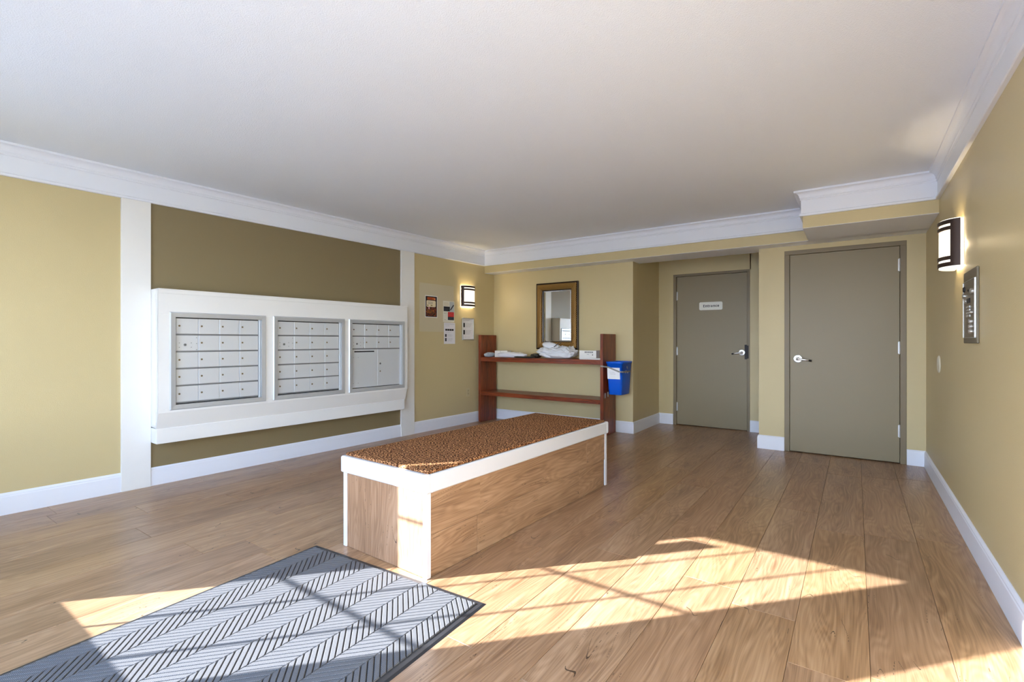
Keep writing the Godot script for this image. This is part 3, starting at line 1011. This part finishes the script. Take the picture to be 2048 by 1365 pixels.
func right_wall_things() -> void:
	lamp_sconce("lit wall light with bronze straps above the intercom", Vector3(0.527, 1.6, -4.04), PI)
	# intercom panel: local x off the wall (towards -x), local -z towards the camera
	var t := thing("intercom_panel", Vector3(0.527, 1.135, -3.655), PI)
	tag(t, "tall dark metal intercom panel with silver buttons", "intercom")
	var body := flat(Color8(112, 102, 82), 0.4, 0.3)
	var st := begin()
	bx(st, Vector3(0, 0, 0.183), Vector3(0.012, 0.405, -0.183), 0.003)
	obj("backplate", st, body, t)
	st = begin()
	bx(st, Vector3(0.012, 0.033, 0.164), Vector3(0.0155, 0.345, -0.164), 0.0015)
	var fp := obj("faceplate", st, flat(Color8(120, 110, 90), 0.36, 0.35), t)
	st = begin()
	for q in [[0.166, 0.163, 0.031, 0.347], [-0.163, -0.166, 0.031, 0.347], [0.166, -0.166, 0.345, 0.348], [0.166, -0.166, 0.03, 0.033]]:
		bx(st, Vector3(0.012, q[2], q[0]), Vector3(0.0175, q[3], q[1]))
	obj("bright_edge", st, M.chrome, fp)
	# s: -1 far .. 1 near, mapped on the faceplate
	var P := func(u: float, v: float) -> Vector3: return Vector3(0.0155, v, 0.164 - u * 0.328)
	var knob := func(nm: String, u: float, v: float, r: float, dep: float, mt: Material) -> void:
		var s := begin()
		lathe(s, [Vector2(r, 0), Vector2(r, dep * 0.7), Vector2(r * 0.75, dep), Vector2(0, dep)], P.call(u, v), Vector3(1, 0, 0), 16)
		obj(nm, s, mt, fp)
	knob.call("button", 0.16, 0.268, 0.015, 0.012, M.chrome)
	knob.call("button", 0.84, 0.28, 0.015, 0.012, M.chrome)
	knob.call("camera_lens", 0.14, 0.306, 0.016, 0.008, M.blackmetal)
	knob.call("pinhole", 0.46, 0.292, 0.006, 0.003, M.blackmetal)
	knob.call("button", 0.3, 0.237, 0.014, 0.01, M.chrome)
	st = begin()
	bx(st, P.call(0.38, 0.222), P.call(0.62, 0.248) + Vector3(0.004, 0, 0), 0.001)
	obj("display", st, M.blackmetal, fp)
	for i in 4:
		for k in 3:
			st = begin()
			bx(st, P.call(0.36 + k * 0.105, 0.145 + i * 0.0165), P.call(0.36 + k * 0.105 + 0.085, 0.157 + i * 0.0165) + Vector3(0.006, 0, 0), 0.0015)
			obj("key", st, M.satin, fp)
	knob.call("button", 0.8, 0.168, 0.008, 0.01, M.chrome)
	for v in [0.065, 0.092, 0.12]: knob.call("button", 0.72, v, 0.012, 0.012, M.chrome)
	# round blank plate
	t = thing("round_wall_plate", Vector3(0.527, 0.97, -4.96), PI)
	tag(t, "round cream blank plate on the right wall beside the door", "wall plate")
	st = begin()
	lathe(st, [Vector2(0.066, 0), Vector2(0.066, 0.004), Vector2(0.055, 0.009), Vector2(0.0, 0.011)], Vector3.ZERO, Vector3(1, 0, 0), 32)
	obj("plate", st, flat(Color8(226, 220, 200), 0.4), t)

# ---------- back wall ----------
func mirror() -> void:
	var cx := (-3.648 - 2.997) / 2
	var t := thing("wall_mirror", Vector3(cx, 1.035, -5.815))
	tag(t, "rectangular mirror in a bronze lattice frame above the shelf", "mirror")
	var hw := 0.3255
	var H := 0.91
	var F := 0.105
	# convex mitred frame rails
	var prof := [Vector2(0, 0.006), Vector2(0, 0.03), Vector2(0.012, 0.036)]
	for i in 7:
		var f := PI * i / 6.0
		prof.append(Vector2(0.018 + (F - 0.03) * (1 - cos(f)) / 2, 0.034 + 0.022 * sin(f)))
	prof.append_array([Vector2(F - 0.008, 0.034), Vector2(F, 0.03), Vector2(F, 0.012)])
	var C := [Vector2(-hw, 0), Vector2(hw, 0), Vector2(hw, H), Vector2(-hw, H)]
	var I := [Vector2(1, 1), Vector2(-1, 1), Vector2(-1, -1), Vector2(1, -1)]
	for e in 4:
		var k := (e + 1) % 4
		var st := begin()
		var std := begin()
		var dirv: Vector2 = (C[k] - C[e]).normalized()
		for j in prof.size() - 1:
			var a: Vector2 = prof[j]
			var b: Vector2 = prof[j + 1]
			var P := func(c: int, q: Vector2) -> Vector3:
				var p: Vector2 = C[c] + I[c] * q.x
				return Vector3(p.x, p.y, q.y)
			var pts := [P.call(e, a), P.call(k, a), P.call(k, b), P.call(e, b)]
			var inward := Vector3(-dirv.y, dirv.x, 0)
			var tt := b - a
			var out := inward * (-tt.y) + Vector3(0, 0, 1) * tt.x
			if a.x == b.x and j == 0: out = -inward
			if a.x == b.x and j > 3: out = inward
			var dark := j < 3 or j > prof.size() - 4
			var tgt := std if dark else st
			# uv runs along the rail
			var nn: Vector3 = (pts[1] - pts[0]).cross(pts[2] - pts[0])
			var ord := [0, 1, 2, 0, 2, 3]
			if nn.dot(out) > 0: ord = [0, 2, 1, 0, 3, 2]
			var n := nn.normalized() * (1.0 if nn.dot(out) > 0 else -1.0)
			for q in ord:
				var p: Vector3 = pts[q]
				tgt.set_normal(n)
				tgt.set_uv(Vector2(Vector2(p.x, p.y).dot(dirv), (a.x if q < 2 else b.x) * 1.15))
				tgt.add_vertex(p)
		var rail := obj("frame_rail", st, M.lattice, t)
		obj("rail_edge", std, M.framedark, rail)
	var st2 := begin()
	bx(st2, Vector3(-hw + 0.02, 0.02, 0.0), Vector3(hw - 0.02, H - 0.02, 0.011))
	obj("backing", st2, M.dark, t)
	# glass with a bevelled border
	var g0 := F - 0.004
	var bw := 0.022
	var A := [Vector3(-hw + g0, g0, 0.0125), Vector3(hw - g0, g0, 0.0125), Vector3(hw - g0, H - g0, 0.0125), Vector3(-hw + g0, H - g0, 0.0125)]
	var B := [Vector3(-hw + g0 + bw, g0 + bw, 0.0145), Vector3(hw - g0 - bw, g0 + bw, 0.0145), Vector3(hw - g0 - bw, H - g0 - bw, 0.0145), Vector3(-hw + g0 + bw, H - g0 - bw, 0.0145)]
	st2 = begin()
	face(st2, B, Vector3(0, 0, 1))
	var gl := obj("mirror_glass", st2, M.mirror, t)
	st2 = begin()
	for e in 4: face(st2, [A[e], A[(e + 1) % 4], B[(e + 1) % 4], B[e]], Vector3(0, 0, 1))
	obj("bevel", st2, M.mirror, gl)

func shelf_unit() -> void:
	# origin on the floor in the middle of the unit
	var t := thing("shelf_unit", Vector3(-3.43, 0, -5.58))
	tag(t, "dark red-brown wooden open shelf unit with two shelves", "shelf")
	var o := t.position
	var zf := 0.18
	var zb := -0.19
	for x in [[-4.375, -4.335, 0.0], [-2.503, -2.463, 0.37]]:
		var st := begin()
		bx(st, Vector3(x[0] - o.x, 0.001, zf), Vector3(x[1] - o.x, 1.234, zb), 0.003, 1, Vector2(x[2] + 0.3, 0.2))
		obj("end_board", st, M.pine, t)
	for y in [[0.862, 0.92, 0.1], [0.386, 0.438, 0.55]]:
		var st := begin()
		bx(st, Vector3(-4.335 - o.x, y[0], zf - 0.002), Vector3(-2.503 - o.x, y[1], zb), 0.003, 0, Vector2(y[2], 1.0))
		obj("shelf_board", st, M.pine, t)
	for q in [[0.49, 0.12], [0.5, 0.04]]:
		var st := begin()
		bx(st, Vector3(-2.463 - o.x, q[0] - 0.03, q[1]), Vector3(-2.455 - o.x, q[0] + 0.03, q[1] + 0.018), 0.002)
		obj("bracket", st, M.satin, t)

func pillow(called: String, label: String, cat: String, at: Vector3, turn: float, size: Vector3, sd: int, crumple: float, m: Material, e := 0.5, group := "") -> Node3D:
	var t := thing(called, at, turn)
	tag(t, label, cat, group)
	var nz := noise(9.0, sd, 3)
	var cr := noise(16.0, sd + 1, 2)
	var st := begin()
	var rings := []
	var NU := 56
	var NV := 30
	for j in NV + 1:
		var v := -PI / 2 + PI * j / NV
		var ring := PackedVector3Array()
		for i in NU:
			var u := TAU * i / NU
			var cv := cos(v)
			var x := signf(cos(u)) * pow(absf(cos(u)), e) * pow(maxf(cv, 0.0), 0.55)
			var z := signf(sin(u)) * pow(absf(sin(u)), e) * pow(maxf(cv, 0.0), 0.55)
			var y := sin(v)
			var p := Vector3(x * size.x / 2, (y * 0.5 + 0.5) * size.y, z * size.z / 2)
			var d := crumple * (nz.get_noise_3dv(p * 1.0) * 1.0 - absf(cr.get_noise_3dv(p)) * 0.9)
			p += Vector3(x, maxf(y, 0.0) * 1.2, z).limit_length(1.0) * d * minf(1.0, p.y / (0.25 * size.y))
			p.y = maxf(p.y, 0.0006)
			ring.append(p)
		rings.append(ring)
	loft(st, rings, true, true)
	st.generate_normals()
	obj("envelope", st, m, t)
	return t

func box_parcel(called: String, label: String, at: Vector3, turn: float, size: Vector3, m: Material) -> Node3D:
	var t := thing(called, at, turn)
	tag(t, label, "box", "")
	var st := begin()
	bx(st, Vector3(-size.x / 2, 0, -size.z / 2), Vector3(size.x / 2, size.y, size.z / 2), 0.002)
	obj("carton", st, m, t)
	return t

func parcels() -> void:
	var y := 0.9205
	pillow("mailer_bag", "grey-blue plastic mailer at the left end of the top shelf", "parcel", Vector3(-4.28, y, -5.53), 0.0, Vector3(0.084, 0.066, 0.22), 41, 0.016, M.polygrey, 0.55)
	var b := box_parcel("white_box", "small plain white box between two plastic mailers", Vector3(-4.112, y, -5.63), 0.06, Vector3(0.215, 0.09, 0.1), M.card)
	var st := begin()
	bx(st, Vector3(-0.012, 0.03, 0.0502), Vector3(-0.009, 0.0862, 0.0506))
	obj("flap_seam", st, M.strap, b)
	pillow("mailer_bag", "flat white plastic mailer in front of the small white box", "parcel", Vector3(-3.868, y, -5.51), 0.0, Vector3(0.48, 0.074, 0.12), 43, 0.014, M.poly, 0.6)
	pillow("dark_envelope", "thin dark green envelope lying at the front of the shelf", "parcel", Vector3(-3.61, y, -5.427), 0.0, Vector3(0.33, 0.024, 0.036), 45, 0.003, M.polydark, 0.35)
	pillow("dark_pouch", "crumpled black pouch behind the dark envelope", "parcel", Vector3(-3.53, y, -5.6), 0.0, Vector3(0.14, 0.06, 0.12), 47, 0.014, M.polydark, 0.6)
	# the big white bag: one crumpled body with a folded-over top and a dark drawstring
	var g := pillow("poly_bag", "large crumpled white plastic bag in front of the mirror", "parcel", Vector3(-3.165, y, -5.56), 0.0, Vector3(0.53, 0.15, 0.25), 51, 0.075, M.poly, 0.55)
	st = begin()
	var rings := []
	var nz := noise(9.0, 61, 3)
	for j in 21:
		var v := -PI / 2 + PI * j / 20
		var ring := PackedVector3Array()
		for i in 40:
			var u := TAU * i / 40
			var p := Vector3(signf(cos(u)) * pow(absf(cos(u)), 0.6) * pow(maxf(cos(v), 0), 0.6) * 0.125, sin(v) * 0.055, signf(sin(u)) * pow(absf(sin(u)), 0.6) * pow(maxf(cos(v), 0), 0.6) * 0.07)
			p *= 1.0 + 0.28 * nz.get_noise_3dv(p)
			ring.append(p.rotated(Vector3(0, 0, 1), -0.32) + Vector3(-0.105, 0.148, -0.03))
		rings.append(ring)
	loft(st, rings, true, true)
	st.generate_normals()
	obj("folded_top", st, M.poly, g)
	st = begin()
	tube(st, [Vector3(-0.035, 0.15, 0.06), Vector3(-0.01, 0.172, 0.045), Vector3(0.0, 0.192, 0.02), Vector3(0.035, 0.2, 0.0)], 0.005, 6)
	obj("drawstring", st, M.rubber, g)
	b = box_parcel("label_carton", "white carton with a printed barcode beside the right end board", Vector3(-2.742, y, -5.6), 0.0, Vector3(0.235, 0.108, 0.1), M.card)
	st = begin()
	var x := -0.04
	var r := RandomNumberGenerator.new()
	r.seed = 4
	while x < 0.075:
		var w := r.randf_range(0.0012, 0.0045)
		bx(st, Vector3(x, 0.078, 0.0501), Vector3(x + w, 0.096, 0.0506))
		x += w + r.randf_range(0.0015, 0.003)
	bx(st, Vector3(0.062, 0.048, 0.0501), Vector3(0.074, 0.06, 0.0506))
	bx(st, Vector3(-0.01, 0.058, 0.0501), Vector3(0.02, 0.061, 0.0506))
	obj("barcode", st, M.rubber, b)
	st = begin()
	bx(st, Vector3(-2.79, y, -5.43), Vector3(-2.515, y + 0.007, -5.53), 0.002)
	bx(st, Vector3(-2.68, y + 0.0065, -5.44), Vector3(-2.52, y + 0.016, -5.535), 0.002)
	var e := obj("flat_envelope", st, M.paper, null)
	tag(e, "flat white envelope in front of the barcode carton", "envelope")

func bin() -> void:
	# hangs on the outer face of the right end board; local x away from the board, z towards the camera
	var t := thing("recycling_bin", Vector3(-2.345, 0.505, -5.6))
	tag(t, "blue plastic recycling bin strapped to the end of the shelf unit", "bin")
	var st := begin()
	var rings := []
	var rows := [[0.0, 0.155, 0.262, 0.028], [0.004, 0.165, 0.272, 0.03], [0.2, 0.184, 0.297, 0.032], [0.372, 0.202, 0.322, 0.034], [0.372, 0.214, 0.334, 0.038], [0.394, 0.216, 0.336, 0.038], [0.396, 0.21, 0.33, 0.036]]
	for q in rows: rings.append(rrect(q[1], q[2], q[3], q[0]))
	for q in [[0.394, 0.2, 0.32, 0.034], [0.2, 0.178, 0.291, 0.03], [0.006, 0.158, 0.265, 0.028]]: rings.append(rrect(q[1], q[2], q[3], q[0]))
	loft(st, rings, true, true)
	for e in [0, rings.size() - 1]:
		var R: PackedVector3Array = rings[e]
		var cen := Vector3(0, R[0].y, 0)
		for k in R.size():
			var tri := [cen, R[k], R[(k + 1) % R.size()]] if e == 0 else [cen, R[(k + 1) % R.size()], R[k]]
			for p in tri:
				st.set_smooth_group(1)
				st.set_uv(Vector2.ZERO)
				st.add_vertex(p)
	st.generate_normals()
	obj("tub", st, M.blue, t)
	# paper label on the side that faces the camera
	var tilt := (0.322 - 0.272) / 2 / 0.37
	var FZ := func(yy: float, off: float) -> float: return (0.272 + (0.322 - 0.272) * yy / 0.37) / 2 + off
	var FX := func(yy: float, off: float) -> float: return (0.165 + (0.202 - 0.165) * yy / 0.37) / 2 + off
	var im := blank(160, 110, Color8(238, 238, 240))
	lines(im, 30, 44, 90, 1, 6, Color8(150, 150, 156), 31)
	lines(im, 36, 60, 76, 1, 6, Color8(90, 90, 96), 32)
	lines(im, 34, 80, 70, 1, 6, Color8(196, 196, 200), 33)
	lines(im, 20, 96, 100, 1, 6, Color8(214, 200, 204), 34)
	var m := flat(Color.WHITE, 0.7)
	m.albedo_texture = ImageTexture.create_from_image(im)
	st = begin()
	var q3 := [Vector3(-0.085, 0.19, FZ.call(0.19, 0.0015)), Vector3(-0.085, 0.325, FZ.call(0.325, 0.0015)), Vector3(0.073, 0.325, FZ.call(0.325, 0.0015)), Vector3(0.073, 0.19, FZ.call(0.19, 0.0015))]
	var uv := [Vector2(0, 1), Vector2(0, 0), Vector2(1, 0), Vector2(1, 1)]
	for j in [0, 1, 2, 0, 2, 3]:
		st.set_normal(Vector3(0, 0, 1))
		st.set_uv(uv[j])
		st.add_vertex(q3[j])
	obj("paper_label", st, m, t)
	# grey strap round the bin, nailed to the front of the board
	st = begin()
	var SP := func(p: Vector3, out: Vector3) -> Array: return [p + Vector3(0, -0.009, 0), p + Vector3(0, 0.009, 0), p + Vector3(0, 0.009, 0) + out * 0.003, p + Vector3(0, -0.009, 0) + out * 0.003]
	var path := [[Vector3(-0.15, 0.342, 0.204), Vector3(0, 0, 1)], [Vector3(-0.112, 0.339, 0.203), Vector3(0, 0, 1)], [Vector3(-0.07, 0.33, FZ.call(0.33, 0.003)), Vector3(0, 0, 1)], [Vector3(0.06, 0.282, FZ.call(0.283, 0.003)), Vector3(0, 0, 1)],
		[Vector3(0.082, 0.278, FZ.call(0.278, -0.006)), Vector3(0.7, 0, 0.7)], [Vector3(FX.call(0.277, 0.003), 0.276, FZ.call(0.276, -0.03)), Vector3(1, 0, 0)], [Vector3(FX.call(0.277, 0.003), 0.274, -0.1), Vector3(1, 0, 0)], [Vector3(0.08, 0.274, -FZ.call(0.27, -0.004)), Vector3(0.7, 0, -0.7)]]
	for i in path.size() - 1:
		var A: Array = SP.call(path[i][0], path[i][1].normalized())
		var B: Array = SP.call(path[i + 1][0], path[i + 1][1].normalized())
		var out: Vector3 = path[i][1] + path[i + 1][1]
		face(st, [A[3], B[3], B[2], A[2]], out)
		face(st, [A[0], B[0], B[1], A[1]], -out)
		face(st, [A[1], B[1], B[2], A[2]], Vector3.UP)
		face(st, [A[0], B[0], B[3], A[3]], Vector3.DOWN)
	obj("strap", st, M.strap, t)
	# three chasing arrows on the side that faces the room
	st = begin()
	var cen := Vector3(0, 0.288, -0.0)
	for k in 3:
		var f0 := PI / 2 + TAU * k / 3
		var P := func(fr: float, w: float) -> Vector3:
			# walk along one side of a triangle with a bend at its corner
			var a := Vector2(cos(f0), sin(f0)) * 0.05
			var b := Vector2(cos(f0 - TAU / 3), sin(f0 - TAU / 3)) * 0.05
			var c0 := Vector2(cos(f0 + TAU / 3), sin(f0 + TAU / 3)) * 0.05
			var p := (a.lerp(c0, 0.28 - fr)) if fr < 0.28 else a.lerp(b, fr - 0.28)
			p *= 1.0 + w
			var yy := cen.y + p.y
			return Vector3(FX.call(yy, 0.0012), yy, cen.z - p.x)
		var prev := 0.0
		for i in range(1, 9):
			var fr := 0.06 + 0.06 * i
			var a0: Vector3 = P.call(fr - 0.06, -0.2)
			var a1: Vector3 = P.call(fr - 0.06, 0.2)
			var b0: Vector3 = P.call(fr, -0.2)
			var b1: Vector3 = P.call(fr, 0.2)
			face(st, [a0, a1, b1, b0], Vector3(1, 0, 0))
		face(st, [P.call(0.54, -0.5), P.call(0.54, 0.5), P.call(0.74, 0.0)], Vector3(1, 0, 0))
	obj("recycling_mark", st, flat(Color8(220, 226, 236), 0.6), t)

# ---------- bench ----------
func bench() -> void:
	# origin at the near right-hand foot; local x to the left is negative, local -z runs away from the camera
	var t := thing("bench", Vector3(-1.681, 0, -1.683), -0.0295)
	tag(t, "long box bench of pale wood planks with white edges", "bench")
	var W := 0.672
	var L := 1.945
	var T := 0.028
	var hb := 0.416
	var st := begin()
	bx(st, Vector3(-W + 0.012, 0.002, -0.012), Vector3(-0.012, 0.41, -L + 0.012))
	obj("core", st, M.sub, t)
	# long side planks: two rows, end joints as seen
	for sd in [0, 1]:
		var xs := [-0.013, -0.006] if sd == 0 else [-W + 0.006, -W + 0.013]
		for q in [[0.002, 0.205, T, 0.375, 0], [0.002, 0.205, 0.377, 1.9, 1], [0.2065, hb, T, 1.62, 2], [0.2065, hb, 1.622, 1.92, 3]]:
			st = begin()
			bx(st, Vector3(xs[0], q[0], -q[2]), Vector3(xs[1], q[1], -minf(q[3], L - T)), 0.0008, 2, Vector2(0.245 * q[4] + 0.01, 0.4 + 1.1 * (q[4] % 2)))
			obj("side_plank", st, M.pale, t)
	for e in [0, 1]:
		var zs := [-0.013, -0.006] if e == 0 else [-L + 0.006, -L + 0.013]
		for q in [[-W + T, -0.436, 0], [-0.4345, -0.332, 1], [-0.3305, -T, 2]]:
			st = begin()
			bx(st, Vector3(q[0], 0.002, zs[0]), Vector3(q[1], hb, zs[1]), 0.0008, 1, Vector2(0.245 * q[2] + 0.3 + W, 0.7))
			obj("end_plank", st, M.endoak, t)
	for x in [-W, -T]:
		for z in [0.0, -L + T]:
			st = begin()
			bx(st, Vector3(x, 0.001, z), Vector3(x + T, hb, z - T), 0.0015)
			obj("corner_post", st, M.enamel, t)
	st = begin()
	var o := 0.011
	for q in [[-W - o, o, o, -0.02], [-W - o, o, -L + 0.02, -L - o], [-W - o, -W + 0.02, -0.02, -L + 0.02], [-0.02, o, -0.02, -L + 0.02]]:
		bx(st, Vector3(q[0], 0.414, q[2]), Vector3(q[1], 0.504, q[3]), 0.006)
	bx(st, Vector3(-W, 0.47, 0), Vector3(0, 0.5035, -L))
	obj("top_rim", st, M.enamel, t)
	# loose carpet pad
	var pd := thing("bench_pad", t.position + Vector3(0, 0.5045, 0), -0.0295)
	tag(pd, "speckled brown carpet pad lying on the bench top", "cushion")
	st = begin()
	var i := 0.006
	bx(st, Vector3(-W + i, 0, -i - 0.004), Vector3(-i + 0.004, 0.016, -L + 0.03), 0.004, 2)
	obj("carpet", st, M.coir, pd)

# ---------- entrance mat ----------
func floor_mat() -> void:
	# origin at the far left corner; local x along the far edge, local +z towards the camera
	var t := thing("entrance_mat", Vector3(-2.476, 0.0005, -1.615), 0.056)
	tag(t, "grey herringbone entrance mat with a black rubber border", "mat")
	var W := 1.162
	var L := 1.8
	var st := begin()
	# rubber border, sloped outwards
	var e := 0.034
	var h := 0.006
	var O := [Vector3(0, 0, 0), Vector3(W, 0, 0), Vector3(W, 0, L), Vector3(0, 0, L)]
	var m := 0.01
	var A := [Vector3(m, h * 0.8, m), Vector3(W - m, h * 0.8, m), Vector3(W - m, h * 0.8, L - m), Vector3(m, h * 0.8, L - m)]
	var B := [Vector3(e, h, e), Vector3(W - e, h, e), Vector3(W - e, h, L - e), Vector3(e, h, L - e)]
	for k in 4:
		var j := (k + 1) % 4
		face(st, [O[k], O[j], A[j], A[k]], Vector3.UP)
		face(st, [A[k], A[j], B[j], B[k]], Vector3.UP)
	face(st, [O[0], O[1], O[2], O[3]], Vector3.DOWN)
	obj("rubber_border", st, M.rubber, t)
	st = begin()
	bx(st, Vector3(e - 0.002, 0.001, e - 0.002), Vector3(W - e + 0.002, 0.0062, L - e + 0.002))
	obj("backing", st, M.pilebase, t)
	# ridges of pile in herringbone bands; v runs away from the far edge towards the camera
	st = begin()
	var P := 0.0312
	var gap := 0.0062
	var band := 0.1135
	var u0 := 1.03 - 0.227 * 5
	var k := 0
	while u0 + band * k < W - e:
		var ua := u0 + band * k
		var ub := ua + band
		var ca := maxf(ua + 0.001, e)
		var cb := minf(ub - 0.001, W - e)
		if cb - ca > 0.004:
			var sl := 1.0 if k % 2 == 0 else -1.0
			var v := -0.2
			while v < L + 0.2:
				# parallelogram between v + sl * (u - ua) lines, clipped to the field
				var poly := PackedVector2Array([Vector2(ca, v + sl * (ca - ua)), Vector2(cb, v + sl * (cb - ua)), Vector2(cb, v + P - gap + sl * (cb - ua)), Vector2(ca, v + P - gap + sl * (ca - ua))])
				var field := PackedVector2Array([Vector2(e, e), Vector2(W - e, e), Vector2(W - e, L - e), Vector2(e, L - e)])
				for pg in Geometry2D.intersect_polygons(poly, field):
					ridge(st, pg, 0.0062, 0.0118, 0.0016)
				v += P
		k += 1
	var o := obj("carpet_pile", st, M.pile, t)
	tag(o, "", "", "", "stuff")

func ridge(st: SurfaceTool, pg: PackedVector2Array, y0: float, y1: float, b: float) -> void:
	var top: Array = Geometry2D.offset_polygon(pg, -b)
	var inner: PackedVector2Array = pg
	if top.size() > 0 and top[0].size() == pg.size(): inner = top[0]
	# match the starting corner
	var best := 0
	for i in inner.size():
		if inner[i].distance_to(pg[0]) < inner[best].distance_to(pg[0]): best = i
	var n := pg.size()
	var c := Vector2.ZERO
	for p in pg: c += p / n
	var T := []
	var ori := 1 if Geometry2D.is_polygon_clockwise(pg) == Geometry2D.is_polygon_clockwise(inner) else -1
	for i in n:
		var q: Vector2 = inner[posmod(best + i * ori, n)]
		T.append(Vector3(q.x, y1, q.y))
	face(st, T, Vector3.UP, 2)
	for i in n:
		var j := (i + 1) % n
		var mid := (pg[i] + pg[j]) / 2 - c
		face(st, [Vector3(pg[i].x, y0, pg[i].y), Vector3(pg[j].x, y0, pg[j].y), Vector3(pg[j].x, y1 - b, pg[j].y), Vector3(pg[i].x, y1 - b, pg[i].y)], Vector3(mid.x, 0, mid.y), 1)
		face(st, [Vector3(pg[i].x, y1 - b, pg[i].y), Vector3(pg[j].x, y1 - b, pg[j].y), T[j], T[i]], Vector3(mid.x, mid.length(), mid.y), 1)
